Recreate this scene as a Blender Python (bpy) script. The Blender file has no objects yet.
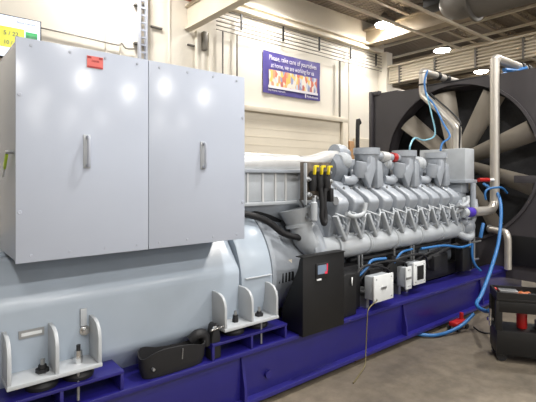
import bpy, bmesh, math, random
from mathutils import Vector, Matrix
random.seed(7)
S = bpy.context.scene
C = S.collection
R = math.radians

# ---------------------------------------------------------------- camera, world, exposure
CAM_H = 1.70
cd = bpy.data.cameras.new('camera'); cam = bpy.data.objects.new('camera', cd); C.objects.link(cam)
cam.location = (0, 0, CAM_H); cam.rotation_euler = (R(90), 0, R(-39.5))
cd.sensor_width = 36; cd.lens = 36 * 434 / 536; cd.shift_y = -24 / 536; cd.clip_start = .05
S.camera = cam
S.view_settings.view_transform = 'Standard'; S.view_settings.look = 'None'
S.view_settings.gamma = 1; S.view_settings.use_curve_mapping = False
S.view_settings.exposure = 0.22
S.cycles.use_denoising = True
S.cycles.max_bounces = 6
W = bpy.data.worlds.new('world'); S.world = W; W.use_nodes = True
W.node_tree.nodes['Background'].inputs[0].default_value = (.93, .96, 1, 1)
W.node_tree.nodes['Background'].inputs[1].default_value = 0.85
LAMP_W = 150

# ---------------------------------------------------------------- materials
def lin(h):
    h = h.lstrip('#'); v = [int(h[i:i+2], 16) / 255 for i in (0, 2, 4)]
    return tuple((x / 12.92 if x <= .04045 else ((x + .055) / 1.055) ** 2.4) for x in v) + (1,)
def mat(name, col, rough=.5, metal=0., var=.06, scale=6., bump=0., bscale=40., coat=0., spec=.5):
    m = bpy.data.materials.new(name); m.use_nodes = True; N = m.node_tree.nodes; L = m.node_tree.links
    b = N['Principled BSDF']; c = lin(col)
    b.inputs['Roughness'].default_value = rough; b.inputs['Metallic'].default_value = metal
    b.inputs['Coat Weight'].default_value = coat; b.inputs['Coat Roughness'].default_value = .12
    b.inputs['Specular IOR Level'].default_value = spec
    tc = N.new('ShaderNodeTexCoord'); n = N.new('ShaderNodeTexNoise'); n.inputs['Scale'].default_value = scale
    n.inputs['Detail'].default_value = 4
    L.new(tc.outputs['Object'], n.inputs['Vector'])
    r = N.new('ShaderNodeValToRGB'); e = r.color_ramp.elements
    e[0].position = .3; e[1].position = .7
    e[0].color = tuple(x * (1 - var) for x in c[:3]) + (1,); e[1].color = tuple(min(1, x * (1 + var)) for x in c[:3]) + (1,)
    L.new(n.outputs['Fac'], r.inputs['Fac']); L.new(r.outputs['Color'], b.inputs['Base Color'])
    if bump:
        n2 = N.new('ShaderNodeTexNoise'); n2.inputs['Scale'].default_value = bscale; L.new(tc.outputs['Object'], n2.inputs['Vector'])
        bp = N.new('ShaderNodeBump'); bp.inputs['Strength'].default_value = bump; bp.inputs['Distance'].default_value = .01
        L.new(n2.outputs['Fac'], bp.inputs['Height']); L.new(bp.outputs['Normal'], b.inputs['Normal'])
    return m
def emit(name, col, s):
    m = bpy.data.materials.new(name); m.use_nodes = True; b = m.node_tree.nodes['Principled BSDF']
    b.inputs['Base Color'].default_value = lin(col); b.inputs['Emission Color'].default_value = lin(col)
    b.inputs['Emission Strength'].default_value = s; b.inputs['Roughness'].default_value = .3
    return m
M = dict(
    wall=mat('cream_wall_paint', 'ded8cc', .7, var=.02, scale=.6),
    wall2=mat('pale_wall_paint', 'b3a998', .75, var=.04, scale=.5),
    beam=mat('ivory_beam_paint', 'd2c9b8', .6, var=.04, scale=2),
    door=mat('roll_door_beige', 'ddd4c2', .6, var=.03, scale=2),
    joist=mat('joist_paint', '9a8d7a', .6, var=.12, scale=3),
    cab=mat('cabinet_grey_paint', 'b4bbc9', .2, var=.015, scale=2, bump=.03, bscale=5, spec=.4),
    alt=mat('alternator_grey_paint', 'a2adb9', .28, var=.04, scale=4, bump=.05, bscale=12),
    eng=mat('engine_grey_paint', '959ba3', .34, var=.08, scale=9, bump=.12, bscale=60),
    engd=mat('engine_shadow_grey_casting', '70767e', .45, var=.1, scale=12, bump=.2, bscale=70),  # darker engine grey, shade of the crankcase side put into the colour
    engl=mat('light_casting_paint', 'a9aeb3', .33, var=.06, scale=9, bump=.08, bscale=50),
    silver=mat('silver_insulation', 'cfcfce', .32, .35, var=.05, scale=8, bump=.04, bscale=25),
    foot=mat('bracket_pale_grey', 'b0b4b8', .38, var=.04, scale=8),
    blue=mat('skid_blue_paint', '1f1b6a', .36, var=.07, scale=3, bump=.06, bscale=20, coat=.15),
    black=mat('black_paint', '0b0b0d', .5, var=.15, scale=8),
    rubber=mat('black_rubber', '17171a', .6, var=.1, scale=10),
    rad=mat('radiator_charcoal', '3e3b3e', .5, var=.1, scale=2, bump=.08, bscale=30),
    core=mat('radiator_core_dark', '1a1a1d', .7, var=.3, scale=30),
    blade=mat('fan_blade_alloy', '8f887d', .42, .2, var=.08, scale=4),
    steel=mat('stainless_pipe', 'c2bdb5', .36, .6, var=.05, scale=6),
    chrome=mat('bright_steel', 'd8d8d8', .2, 1, var=.03),
    hose=mat('blue_hose', '2a659f', .4, var=.05),
    hosel=mat('pale_blue_hose', '7fb4c6', .4, var=.05),
    violet=mat('violet_coupling', '4a33a8', .45, var=.05),
    red=mat('red_plastic', 'a01a18', .4, var=.08),
    sticker=mat('red_sticker', 'dc6a62', .45, var=.05),
    stickerd=mat('sticker_dark_print', 'a02020', .5, var=.05),
    yellow=mat('yellow_handle', 'e3cc1c', .4, var=.05),
    white=mat('white_panel', 'd7dadb', .45, var=.03),
    green=mat('lime_marker', 'b4d43a', .4, var=.05),
    orange=mat('orange_paint', 'a35a30', .5, var=.1),
    tan=mat('brown_board', 'a8825a', .6, var=.12),
    duct=mat('galvanised_duct', '6f6c68', .5, .3, var=.08, scale=4),
    bolt=mat('zinc_bolt', 'a9abad', .35, .8, var=.05),
    cord=mat('yellow_grey_cord', '6a6142', .55, var=.1),
    purple=mat('banner_purple', '4c4388', .5, var=.05),
    ink=mat('banner_white_print', 'd8d4dc', .5, var=.01),
    conduit=mat('grey_conduit', '6f6a62', .45, .2, var=.05),
    wood=mat('wood_block', '4a3a2c', .7, var=.2),
    plate=mat('mottled_filter_plate', '5f564c', .5, .2, var=.5, scale=30),
    handle=mat('door_hardware_grey', 'abb0bd', .45),
    screen=emit('screen_white', 'e0e8f8', .5), syel=emit('screen_yellow', 'c8c838', .45), sgrn=emit('screen_green', '10a050', .45),
    sdark=mat('screen_dark_print', '55606a', .5), lens=emit('lamp_lens', 'fffaf0', 40),
    disp=emit('display_grey_blue', '6d7c90', .25), dred=emit('display_red', 'c83048', .3),
)
def floor_mat():
    m = bpy.data.materials.new('worn_concrete'); m.use_nodes = True; N = m.node_tree.nodes; L = m.node_tree.links; b = N['Principled BSDF']
    tc = N.new('ShaderNodeTexCoord')
    def noise(s, d):
        n = N.new('ShaderNodeTexNoise'); n.inputs['Scale'].default_value = s; n.inputs['Detail'].default_value = d; n.inputs['Roughness'].default_value = .65
        L.new(tc.outputs['Object'], n.inputs['Vector']); return n
    a = noise(1.3, 6); r = N.new('ShaderNodeValToRGB'); e = r.color_ramp.elements
    e[0].position = .34; e[0].color = lin('5a5349'); e[1].position = .66; e[1].color = lin('7d7364')
    L.new(a.outputs['Fac'], r.inputs['Fac'])
    c = noise(9, 8); r2 = N.new('ShaderNodeValToRGB'); e = r2.color_ramp.elements
    e[0].position = .3; e[0].color = (.62, .6, .58, 1); e[1].position = .62; e[1].color = (1, 1, 1, 1)
    L.new(c.outputs['Fac'], r2.inputs['Fac'])
    mx = N.new('ShaderNodeMix'); mx.data_type = 'RGBA'; mx.blend_type = 'MULTIPLY'; mx.inputs['Factor'].default_value = .8
    L.new(r.outputs['Color'], mx.inputs[6]); L.new(r2.outputs['Color'], mx.inputs[7]); L.new(mx.outputs[2], b.inputs['Base Color'])
    b.inputs['Roughness'].default_value = .5
    return m
def deck_mat():
    m = mat('corrugated_deck', '857a70', .6, var=.12, scale=1.2); N = m.node_tree.nodes; L = m.node_tree.links
    tc = N.new('ShaderNodeTexCoord'); w = N.new('ShaderNodeTexWave'); w.inputs['Scale'].default_value = 2.2; w.bands_direction = 'X'
    bp = N.new('ShaderNodeBump'); bp.inputs['Strength'].default_value = 1; bp.inputs['Distance'].default_value = .06
    L.new(tc.outputs['Object'], w.inputs['Vector']); L.new(w.outputs['Fac'], bp.inputs['Height']); L.new(bp.outputs['Normal'], N['Principled BSDF'].inputs['Normal'])
    return m
def collage_mat():
    m = bpy.data.materials.new('photo_collage_print'); m.use_nodes = True; N = m.node_tree.nodes; L = m.node_tree.links; b = N['Principled BSDF']
    tc = N.new('ShaderNodeTexCoord'); mp = N.new('ShaderNodeMapping'); mp.inputs['Scale'].default_value = (14, 14, 7)
    v = N.new('ShaderNodeTexVoronoi'); v.inputs['Scale'].default_value = 1
    L.new(tc.outputs['Object'], mp.inputs['Vector']); L.new(mp.outputs['Vector'], v.inputs['Vector'])
    sep = N.new('ShaderNodeSeparateColor'); L.new(v.outputs['Color'], sep.inputs[0])
    r = N.new('ShaderNodeValToRGB'); r.color_ramp.interpolation = 'CONSTANT'
    cols = ['d8b060', 'c87058', 'd9d2c8', 'd09070', '8a90b0', 'e0d0c2', 'b86860', 'd6b96a', 'b8c0cc']
    r.color_ramp.elements[0].color = lin(cols[0])
    for i, c in enumerate(cols[1:]):
        e = r.color_ramp.elements.new((i + 1) / len(cols)); e.color = lin(c)
    L.new(sep.outputs[0], r.inputs['Fac']); L.new(r.outputs['Color'], b.inputs['Base Color']); b.inputs['Roughness'].default_value = .5
    return m
M['floor'] = floor_mat(); M['deck'] = deck_mat(); M['collage'] = collage_mat()

# ---------------------------------------------------------------- mesh builder
def V(*a): return Vector(a)
ORIG = {}
class MB:
    def __init__(s): s.bm = bmesh.new()
    def _add(s, verts, faces):
        vs = [s.bm.verts.new(v) for v in verts]
        for f in faces:
            try: s.bm.faces.new([vs[i] for i in f])
            except ValueError: pass
        return s
    def box(s, x0, x1, y0, y1, z0, z1, rot=None, about=None):
        vs = [V(x, y, z) for x in (x0, x1) for y in (y0, y1) for z in (z0, z1)]
        if rot is not None:
            c = V(*about) if about else V((x0+x1)/2, (y0+y1)/2, (z0+z1)/2)
            vs = [c + rot @ (v - c) for v in vs]
        return s._add(vs, [(0,1,3,2), (4,6,7,5), (0,4,5,1), (2,3,7,6), (0,2,6,4), (1,5,7,3)])
    def bar(s, p0, p1, w, h, up=(0,0,1)):
        p0, p1 = V(*p0), V(*p1); d = (p1 - p0).normalized(); u = V(*up)
        a = d.cross(u)
        if a.length < 1e-4: a = d.cross(V(1, 0, 0))
        a.normalize(); b = a.cross(d).normalized(); vs = []
        for p in (p0, p1):
            for i, j in ((-1,-1), (1,-1), (1,1), (-1,1)): vs.append(p + a*w/2*i + b*h/2*j)
        return s._add(vs, [(3,2,1,0), (4,5,6,7), (0,1,5,4), (1,2,6,5), (2,3,7,6), (3,0,4,7)])
    def lathe(s, prof, o, axis=(0,0,1), n=24, caps=True):
        o = V(*o); ax = V(*axis).normalized(); a = ax.orthogonal().normalized(); b = ax.cross(a)
        vs = []; fs = []
        for t, r in prof:
            for k in range(n):
                an = 2*math.pi*k/n; vs.append(o + ax*t + (a*math.cos(an) + b*math.sin(an))*max(r, 1e-4))
        for i in range(len(prof)-1):
            for k in range(n):
                k2 = (k+1) % n; fs.append((i*n+k, i*n+k2, (i+1)*n+k2, (i+1)*n+k))
        if caps: fs += [tuple(range(n))[::-1], tuple((len(prof)-1)*n + k for k in range(n))]
        return s._add(vs, fs)
    def cyl(s, p0, p1, r, r1=None, n=20):
        p0, p1 = V(*p0), V(*p1); d = p1 - p0
        return s.lathe([(0, r), (d.length, r if r1 is None else r1)], p0, d, n)
    def sphere(s, c, r, sc=(1,1,1), n=14):
        c = V(*c); vs = []; fs = []
        for i in range(n//2+1):
            ph = math.pi*i/(n//2)
            for k in range(n):
                th = 2*math.pi*k/n; vs.append(c + V(r*sc[0]*max(math.sin(ph),1e-3)*math.cos(th), r*sc[1]*max(math.sin(ph),1e-3)*math.sin(th), r*sc[2]*math.cos(ph)))
        for i in range(n//2):
            for k in range(n):
                k2 = (k+1) % n; fs.append((i*n+k, (i+1)*n+k, (i+1)*n+k2, i*n+k2))
        return s._add(vs, fs)
    def tube(s, pts, r, n=12, smooth=6, radii=None):
        P = [V(*p) for p in pts]
        if smooth and len(P) > 2:                      # Catmull-Rom
            Q = [P[0]*2 - P[1]] + P + [P[-1]*2 - P[-2]]; out = []
            for i in range(1, len(Q)-2):
                for k in range(smooth):
                    t = k/smooth; a, b, c, d = Q[i-1], Q[i], Q[i+1], Q[i+2]
                    out.append(.5*((2*b) + (c-a)*t + (2*a-5*b+4*c-d)*t*t + (3*b-a-3*c+d)*t**3))
            out.append(P[-1]); P = out
        vs = []; fs = []; prev = None
        for i, p in enumerate(P):
            d = (P[min(i+1, len(P)-1)] - P[max(i-1, 0)]).normalized()
            if prev is None: a = d.orthogonal().normalized()
            else: a = (prev - d*prev.dot(d)).normalized()
            prev = a; b = d.cross(a)
            rr = r if radii is None else radii[0] + (radii[1]-radii[0])*i/(len(P)-1)
            for k in range(n):
                an = 2*math.pi*k/n; vs.append(p + (a*math.cos(an) + b*math.sin(an))*rr)
        for i in range(len(P)-1):
            for k in range(n):
                k2 = (k+1) % n; fs.append((i*n+k, i*n+k2, (i+1)*n+k2, (i+1)*n+k))
        fs += [tuple(range(n))[::-1], tuple((len(P)-1)*n+k for k in range(n))]
        return s._add(vs, fs)
    def prism(s, poly, a0, a1, axis='x'):
        n = len(poly); vs = []
        for a in (a0, a1):
            for p, q in poly: vs.append(V(a, p, q) if axis == 'x' else V(p, a, q) if axis == 'y' else V(p, q, a))
        fs = [tuple(range(n)), tuple(range(n, 2*n))[::-1]] + [(i, i+n, (i+1) % n + n, (i+1) % n) for i in range(n)]
        return s._add(vs, fs)
    def build(s, name, m, parent=None, bevel=0., seg=2, local=False, kind=None):
        bm = s.bm; bmesh.ops.recalc_face_normals(bm, faces=bm.faces)
        if bevel:
            es = [e for e in bm.edges if len(e.link_faces) == 2 and e.calc_face_angle(0) > .6]
            bmesh.ops.bevel(bm, geom=es, offset=bevel, segments=seg, profile=.5, affect='EDGES', clamp_overlap=True)
        for f in bm.faces: f.smooth = True
        for e in bm.edges:
            if len(e.link_faces) == 2 and e.calc_face_angle(0) > R(38): e.smooth = False
        o0 = V(0, 0, 0)
        if parent is not None and not local: o0 = ORIG[parent.name]
        if parent is None and not local:
            xs = [v.co for v in bm.verts]
            o0 = V(sum(v.x for v in xs)/len(xs), sum(v.y for v in xs)/len(xs), min(v.z for v in xs))
        for v in bm.verts: v.co -= o0
        me = bpy.data.meshes.new(name); bm.to_mesh(me); bm.free()
        o = bpy.data.objects.new(name, me); C.objects.link(o); me.materials.append(m)
        if parent is not None: o.parent = parent; ORIG[o.name] = o0 if not local else V(0,0,0)
        else: o.location = o0; ORIG[o.name] = o0
        if kind: o['kind'] = kind
        return o
def tag(o, label, cat, group=None, kind=None):
    o['label'] = label; o['category'] = cat
    if group: o['group'] = group
    if kind: o['kind'] = kind
    return o
def thing(name, label, cat, loc, rz=0, group=None):
    o = bpy.data.objects.new(name, None); C.objects.link(o); o.location = loc; o.rotation_euler = (0, 0, rz)
    o.empty_display_size = .1; ORIG[o.name] = V(*loc) if not rz else V(0, 0, 0)
    return tag(o, label, cat, group)
def struct(o): o['kind'] = 'structure'; return o
def text(body, size, loc, m, parent, name='lettering', w=None):
    cu = bpy.data.curves.new('t', 'FONT'); cu.body = body; cu.size = size; cu.extrude = .0008
    t = bpy.data.objects.new('t', cu); C.objects.link(t); bpy.context.view_layer.update()
    me = bpy.data.meshes.new_from_object(t.evaluated_get(bpy.context.evaluated_depsgraph_get()))
    bpy.data.objects.remove(t); bpy.data.curves.remove(cu)
    xs = [v.co.x for v in me.vertices]; k = (w/(max(xs)-min(xs))) if w else 1
    o0 = ORIG[parent.name]
    for v in me.vertices: v.co = V(loc[0] + v.co.x*k, loc[1] - v.co.z, loc[2] + v.co.y) - o0
    me.materials.clear(); me.materials.append(m)
    o = bpy.data.objects.new(name, me); C.objects.link(o); o.parent = parent; ORIG[o.name] = o0
    return o
def copy_tree(o, parent=None):
    c = o.copy(); C.objects.link(c); c.parent = parent
    for ch in [x for x in bpy.data.objects if x.parent == o]: copy_tree(ch, c)
    return c
def rx(a): return Matrix.Rotation(R(a), 3, 'X')
def ry(a): return Matrix.Rotation(R(a), 3, 'Y')
def rz_(a): return Matrix.Rotation(R(a), 3, 'Z')

# ================================================================ SETTING
struct(MB().box(-6, 40, -22, 12, -.2, 0).build('floor', M['floor']))
struct(MB().box(-6, 40, -22, 12.2, 6.25, 6.35).build('ceiling', M['deck']))
wb = MB().box(-6, 11.2, 8, 8.25, 0, 6.25).box(11.2, 13.3, 8, 8.25, 0, 4.5)
struct(wb.build('wall_back', M['wall']))
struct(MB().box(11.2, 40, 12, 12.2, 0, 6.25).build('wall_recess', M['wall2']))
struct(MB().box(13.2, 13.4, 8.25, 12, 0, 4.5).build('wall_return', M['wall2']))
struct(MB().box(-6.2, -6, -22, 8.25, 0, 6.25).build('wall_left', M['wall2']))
struct(MB().box(40, 40.2, -22, 12.2, 0, 6.25).build('wall_far', M['wall2']))
# wall seams and posts
for i, x in enumerate((2.75, 3.02, 4.02, 9.55)):
    struct(MB().box(x-.012, x+.012, 7.975, 8.0, 0, 5.5).build('trim_%d' % (i+1), M['wall']))
# wall-top ledge girder
struct(MB().prism([(7.98, 5.40), (7.84, 5.40), (7.84, 5.45), (7.93, 5.45), (7.93, 5.56), (7.84, 5.56), (7.84, 5.6), (7.98, 5.6)], 4.9, 11, 'x').build('trim_20', M['beam'], bevel=.01))
# big cross beam towards the camera
tb = MB().box(4.42, 4.47, 1, 7.99, 4.78, 5.2).box(4.36, 4.53, 1, 7.99, 4.74, 4.79).box(4.36, 4.53, 1, 7.99, 5.2, 5.25)
struct(tb.build('trim_21', M['beam']))
# column under it
struct(MB().box(4.58, 4.61, 7.86, 7.97, 0, 4.74).box(4.86, 4.89, 7.86, 7.97, 0, 4.74).box(4.61, 4.86, 7.9, 7.94, 0, 4.74).build('trim_22', M['wall']))
struct(MB().box(4.70, 4.80, 7.8, 7.9, 4.35, 4.735).build('trim_23', M['conduit'], bevel=.01))
# roof girders along the depth, purlins along the length
n = 30
for x in (10.35, 14.2, 18.2, 22.2, 27, 33):
    g = MB().box(x-.17, x+.17, -6, 12, 5.52, 5.56).box(x-.03, x+.03, -6, 12, 5.56, 5.95).box(x-.17, x+.17, -6, 12, 5.95, 6.0)
    struct(g.build('trim_%d' % n, M['joist'])); n += 1
for y in (6.5, 5.6, 4.7, 3.8, 2.9, 2.0, 1.1):
    g = MB().box(4, 25, y-.05, y+.05, 5.98, 6.02).box(4, 25, y-.05, y+.05, 6.2, 6.245)
    k = 0; x = 4.0
    while x < 25:
        g.bar((x, y, 6.01), (x+.25, y, 6.21), .02, .02).bar((x+.25, y, 6.21), (x+.5, y, 6.01), .02, .02); x += .5
    struct(g.build('trim_%d' % n, M['joist'])); n += 1
for x in (11.6, 12.9, 15.4, 16.8):
    g = MB().box(x-.04, x+.04, -2, 11.9, 5.8, 5.86)
    struct(g.build('trim_%d' % n, M['beam'])); n += 1
for y, z in ((6.3, 5.5), (5.3, 5.45)):
    struct(MB().bar((5.2, y, z), (18, y, z), .07, .05).build('trim_%d' % n, M['beam'])); n += 1
# girder carrying the conduit rack across the hall
struct(MB().box(11.05, 11.1, -4, 7.99, 4.47, 4.95).box(10.95, 11.15, -4, 7.99, 4.95, 5.0).build('trim_60', M['beam']))
struct(MB().box(10.9, 11.2, 7.7, 7.99, 0, 5.42).build('trim_61', M['wall']))
# roll-up door in the back wall
dr = struct(MB().box(5.5, 9.1, 7.93, 7.985, 0, 3.2).build('door_1', M['door']))
sl = MB()
for i in range(16): sl.box(5.5, 9.1, 7.926, 7.93, .1+i*.195, .115+i*.195)
sl.build('door_slat', M['door'], dr)
struct(MB().box(5.3, 9.34, 7.84, 7.99, 3.2, 3.32).box(9.12, 9.34, 7.84, 7.99, 0, 3.2).box(5.3, 5.5, 7.84, 7.99, 0, 3.2).build('trim_62', M['beam'], bevel=.01))

# ---------------------------------------------------------------- lamps
def lamp(x, y, label, k=1.):
    t = thing('high_bay_lamp', label, 'lamp', (x, y, 5.87), group='round high bay lamps')
    MB().lathe([(0, .27), (.02, .28), (.16, .2), (.22, .09), (.3, .06)], (x, y, 5.87)).build('lamp_housing', M['duct'], t)
    MB().lathe([(-.06, .16), (-.04, .23), (0, .26)], (x, y, 5.87)).build('lamp_lens', M['lens'], t)
    MB().cyl((x, y, 6.1), (x, y, 6.24), .012, n=8).build('stem', M['conduit'], t)
    ld = bpy.data.lights.new('lamp_light', 'AREA'); ld.shape = 'DISK'; ld.size = .5; ld.energy = LAMP_W * (.5 if y > 7 else 1) * k; ld.color = (1, .975, .94)
    lo = bpy.data.objects.new('lamp_light', ld); C.objects.link(lo); lo.parent = t; lo.location = (0, 0, -.09)
names = {10.0: 'bright round ceiling lamp hanging nearest to the banner wall corner', 13.5: 'small bright ceiling lamp seen above the conduit rack, second farthest', 17.4: 'farthest round ceiling lamp, seen below the conduit rack'}
for x in (-1.2, 2.8, 6.4, 10.0, 13.5, 17.4):
    for y in (7.12, 1.4, -4.5, -11.2, -17.2):
        if y < 0 and x > 11 or x < 0 and 0 < y < 2 or y < -5 and x > 9: continue
        lamp(x + (.45 if y < -5 else 0), y + ({13.5: .25, 17.4: .75}.get(x, 0) if y > 7 else 0), names.get(x) if y == 7.12 and x in names else 'extra round lamp out of view, added to brighten the cabinet end')

for x, y in ((-1.2, -1.6), (1.4, -1.6), (.2, -7.8)): lamp(x, y, 'extra round lamp out of view, added to brighten the cabinet end', .4)  # lamps outside the regular rows, added to brighten the near cabinet end
# ---------------------------------------------------------------- conduits on the back wall
nm = ['uppermost', 'second', 'third', 'fourth', 'fifth', 'lowest']
for i, z in enumerate((5.3, 5.22, 5.13, 5.04, 4.95, 4.86)):
    o = MB().cyl((5.05, 7.86, z), (10.88, 7.86, z), .011, n=8).build('wall_conduit', M['conduit'])
    tag(o, '%s thin conduit running along the wall above the banner' % nm[i], 'conduit', 'conduits along the back wall')
for i, (x, w) in enumerate(((5.7, 'nearest the cross beam'), (6.95, 'above the banner corner near the cabinet'), (8.2, 'above the far banner corner'), (9.45, 'past the banner'), (10.6, 'nearest the wall corner'))):
    o = MB().box(x-.014, x+.014, 7.83, 7.87, 4.98, 5.33).build('conduit_bracket', M['black'])
    tag(o, 'dark bracket holding the wall conduits, %s' % w, 'bracket', 'brackets of the wall conduits')
for i, z in enumerate((4.88, 4.80, 4.72, 4.64, 4.56, 4.48)):
    o = MB().cyl((10.98, -3.5, z), (10.98, 7.65, z), .02, n=8).build('rack_conduit', M['door'])
    tag(o, '%s pale conduit of the rack crossing the hall above the radiator' % nm[i], 'conduit', 'conduits of the rack above the radiator')
for i, y in enumerate((7.3, 6.2, 5.1, 4.0, 2.9)):
    o = MB().box(10.94, 11.05, y-.02, y+.02, 4.44, 4.93).build('rack_clamp', M['duct'])
    tag(o, 'vertical clamp strip on the overhead conduit rack, %s from the banner wall' % nm[i].replace('uppermost', 'first'), 'clamp', 'clamps of the conduit rack')
for i, (x, z0, w) in enumerate(((5.24, 3.34, 'just past the column'), (5.62, 3.34, 'between column and banner'), (9.05, 3.34, 'beyond the banner above the door frame'))):
    tag(MB().cyl((x, 7.9, z0), (x, 7.9, 4.86), .018 if i < 2 else .03, n=8).build('drop_conduit', M['conduit']), 'vertical conduit dropping down the cream wall %s' % w, 'conduit', 'vertical conduits')
# cable ladder
t = thing('cable_ladder', 'narrow steel cable ladder climbing the wall above the grey cabinet', 'ladder', (3.38, 7.85, 2.4))
for x in (3.33, 3.46): MB().box(x-.015, x+.015, 7.8, 7.9, 2.4, 6.2).build('rail', M['handle'], t)
for i in range(26): MB().box(3.33, 3.46, 7.82, 7.85, 2.5+i*.14, 2.53+i*.14).build('rung', M['handle'], t)
MB().box(3.27, 3.52, 7.9, 7.998, 4.22, 4.25).build('wall_bracket', M['duct'], t)
MB().box(3.27, 3.52, 7.9, 7.998, 4.95, 4.98).build('wall_bracket', M['duct'], t)
for z, x0, x1, w in ((4.62, 3.62, 3.85, 'beside the cable ladder'), (4.42, 4.42, 4.6, 'at the column')):
    tag(MB().box(x0, x1, 7.95, 7.998, z, z+.03).build('strut_channel', M['duct']), 'short dark strut channel fixed to the wall %s' % w, 'bracket')
o = MB().tube([(1.66, 7.93, 4.17), (2.4, 7.93, 4.15), (2.95, 7.93, 4.13), (3.02, 7.93, 4.18), (3.1, 7.93, 4.1), (3.27, 7.93, 4.12)], .013, smooth=3, n=8).build('wall_cable', M['conduit'])
tag(o, 'thin grey cable running from the wall screen to the cable ladder', 'cable')
# screen
t = thing('wall_screen', 'flat wall screen showing yellow and green status blocks above the cabinet', 'screen', (1.1, 7.9, 3.6))
MB().box(.55, 1.66, 7.86, 7.92, 3.56, 4.25).box(.9, 1.3, 7.92, 7.998, 3.75, 4.05).build('housing', M['black'], t, .005)
sc = MB().box(.57, 1.64, 7.855, 7.859, 3.59, 4.235).build('display', M['screen'], t)
MB().box(.58, 1.41, 7.85, 7.8545, 3.74, 4.06).build('yellow_block', M['syel'], sc)
MB().box(1.43, 1.60, 7.85, 7.8545, 3.9, 4.03).build('green_block', M['sgrn'], sc)
text('5 / 22', .09, (1.12, 7.848, 3.93), M['sdark'], sc); text('10 /', .08, (1.12, 7.848, 3.79), M['sdark'], sc)
text('00:10:30', .07, (1.44, 7.848, 3.93), M['sdark'], sc, w=.15); text('Andon overview', .04, (1.3, 7.848, 4.15), M['sdark'], sc)
# banner
t = thing('wall_banner', 'purple banner with white lettering and a strip of photos of people', 'banner', (7.37, 7.98, 3.7))
bn = MB(); nx = 24; vs = []; fs = []
for i in range(nx+1):
    for j in range(9):
        vs.append(V(6.41+1.93*i/nx, 7.965-.008*math.sin(i*1.1+j*.9), 3.7+1.0*j/8 - .012*math.sin(math.pi*i/nx)))
for i in range(nx):
    for j in range(8): a = i*9+j; fs.append((a, a+9, a+10, a+1))
bn._add(vs, fs); bn.build('sheet', M['purple'], t)
sm = t.children if False else None
text('Please, take care of yourselves', .17, (6.58, 7.945, 4.50), M['ink'], t, w=1.6)
text('at home, we are working for us', .16, (6.64, 7.945, 4.33), M['ink'], t, w=1.45)
MB().box(6.58, 8.22, 7.948, 7.953, 3.86, 4.27).build('photo_strip', M['collage'], t)
MB().box(6.56, 8.24, 7.944, 7.95, 3.83, 3.89).build('white_strip', M['ink'], t)
text('Stay home, stay safe', .06, (6.55, 7.945, 3.76), M['ink'], t, w=.55)
text('Rolls-Royce', .08, (7.85, 7.945, 3.74), M['ink'], t, w=.38)
MB().box(7.78, 7.81, 7.944, 7.95, 3.72, 3.82).build('emblem', M['ink'], t)
# duct near the ceiling, orange fixture, sprinkler pipe
tag(MB().box(8.2, 8.6, 4.55, 4.9, 5.2, 5.5).bar((8.4, 4.72, 5.5), (8.4, 4.72, 6.24), .03, .03).build('heater_box', M['black'], bevel=.01), 'black box hung from the roof beside the round duct', 'box')
t = thing('air_duct', 'thick round galvanised air duct hanging under the roof above the radiator', 'duct', (9.0, 3.2, 5.0))
MB().cyl((7.9, 3.75, 4.95), (7.9, -3, 4.95), .36, n=28).build('duct_pipe', M['duct'], t)
MB().lathe([(0, .36), (.02, .42), (.06, .42), (.08, .36)], (7.9, 3.65, 4.95), (0, 1, 0), 28).build('collar', M['duct'], t)
MB().tube([(7.9, 3.7, 4.95), (7.95, 4.05, 4.98), (8.3, 4.2, 5.3), (8.4, 4.2, 6.24)], .3, n=24).build('elbow', M['duct'], t)
MB().box(7.3, 7.6, 2.9, 3.35, 4.8, 5.1).build('damper_box', M['black'], t, .01)
o = MB().box(4.2, 4.6, 7.2, 7.8, 5.255, 5.45).box(4.25, 4.29, 7.2, 7.8, 5.45, 5.6).build('lifting_trolley', M['orange']); tag(o, 'orange painted box sitting on the wall end of the ivory cross beam', 'box')
o = MB().cyl((9.2, -2, 5.25), (9.2, 3.0, 5.25), .05, n=12).lathe([(0, .08), (.05, .08)], (9.2, 2.95, 5.25), (0, 1, 0), 16).build('sprinkler_pipe', M['orange']); tag(o, 'dull orange sprinkler pipe close under the roof', 'pipe')
o = MB().box(9.42, 9.6, 7.85, 7.995, 1.3, 2.7).build('brown_board', M['tan'], bevel=.01); tag(o, 'narrow brown board mounted on the wall beside the door frame', 'board')
t = thing('wall_cabinet', 'beige wall cabinet beyond the roll-up door, behind the engine', 'cabinet', (9.95, 7.85, 1.5))
MB().box(9.72, 10.2, 7.75, 7.995, 1.5, 2.8).build('body', M['door'], t, .01); MB().box(9.75, 10.17, 7.735, 7.75, 1.53, 2.77).build('door', M['beam'], t)

# ================================================================ SKID
YN, YF = 2.5, 4.0
t = thing('skid_frame', 'blue painted steel skid frame under the whole generator set', 'frame', (3.2, 3.25, .04))
def ibeam(y0, y1, web, x0=-.9, x1=6.95):
    return MB().box(x0, x1, y0, y1, .415, .45).box(x0, x1, y0, y1, .05, .085).box(x0, x1, web-.012, web+.012, .08, .42)
ibeam(YN, 2.8, 2.57).build('near_rail', M['blue'], t, .004)
ibeam(3.7, 4.0, 3.93).build('far_rail', M['blue'], t, .004)
for x in (-.7, 1.3, 2.7, 4.2, 5.7, 6.85):
    MB().box(x-.06, x+.06, 2.6, 3.9, .12, .40).build('cross_member', M['blue'], t, .006)
def gusset(x):
    pr = [(2.575, .42), (2.545, .42), (2.54, .36), (2.525, .27), (2.505, .18), (2.503, .08), (2.575, .08)]
    return MB().prism(pr, x-.012, x+.012, 'x')
for x in (-.3, 1.86, 3.9, 5.6): gusset(x).build('gusset', M['blue'], t)
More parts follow.
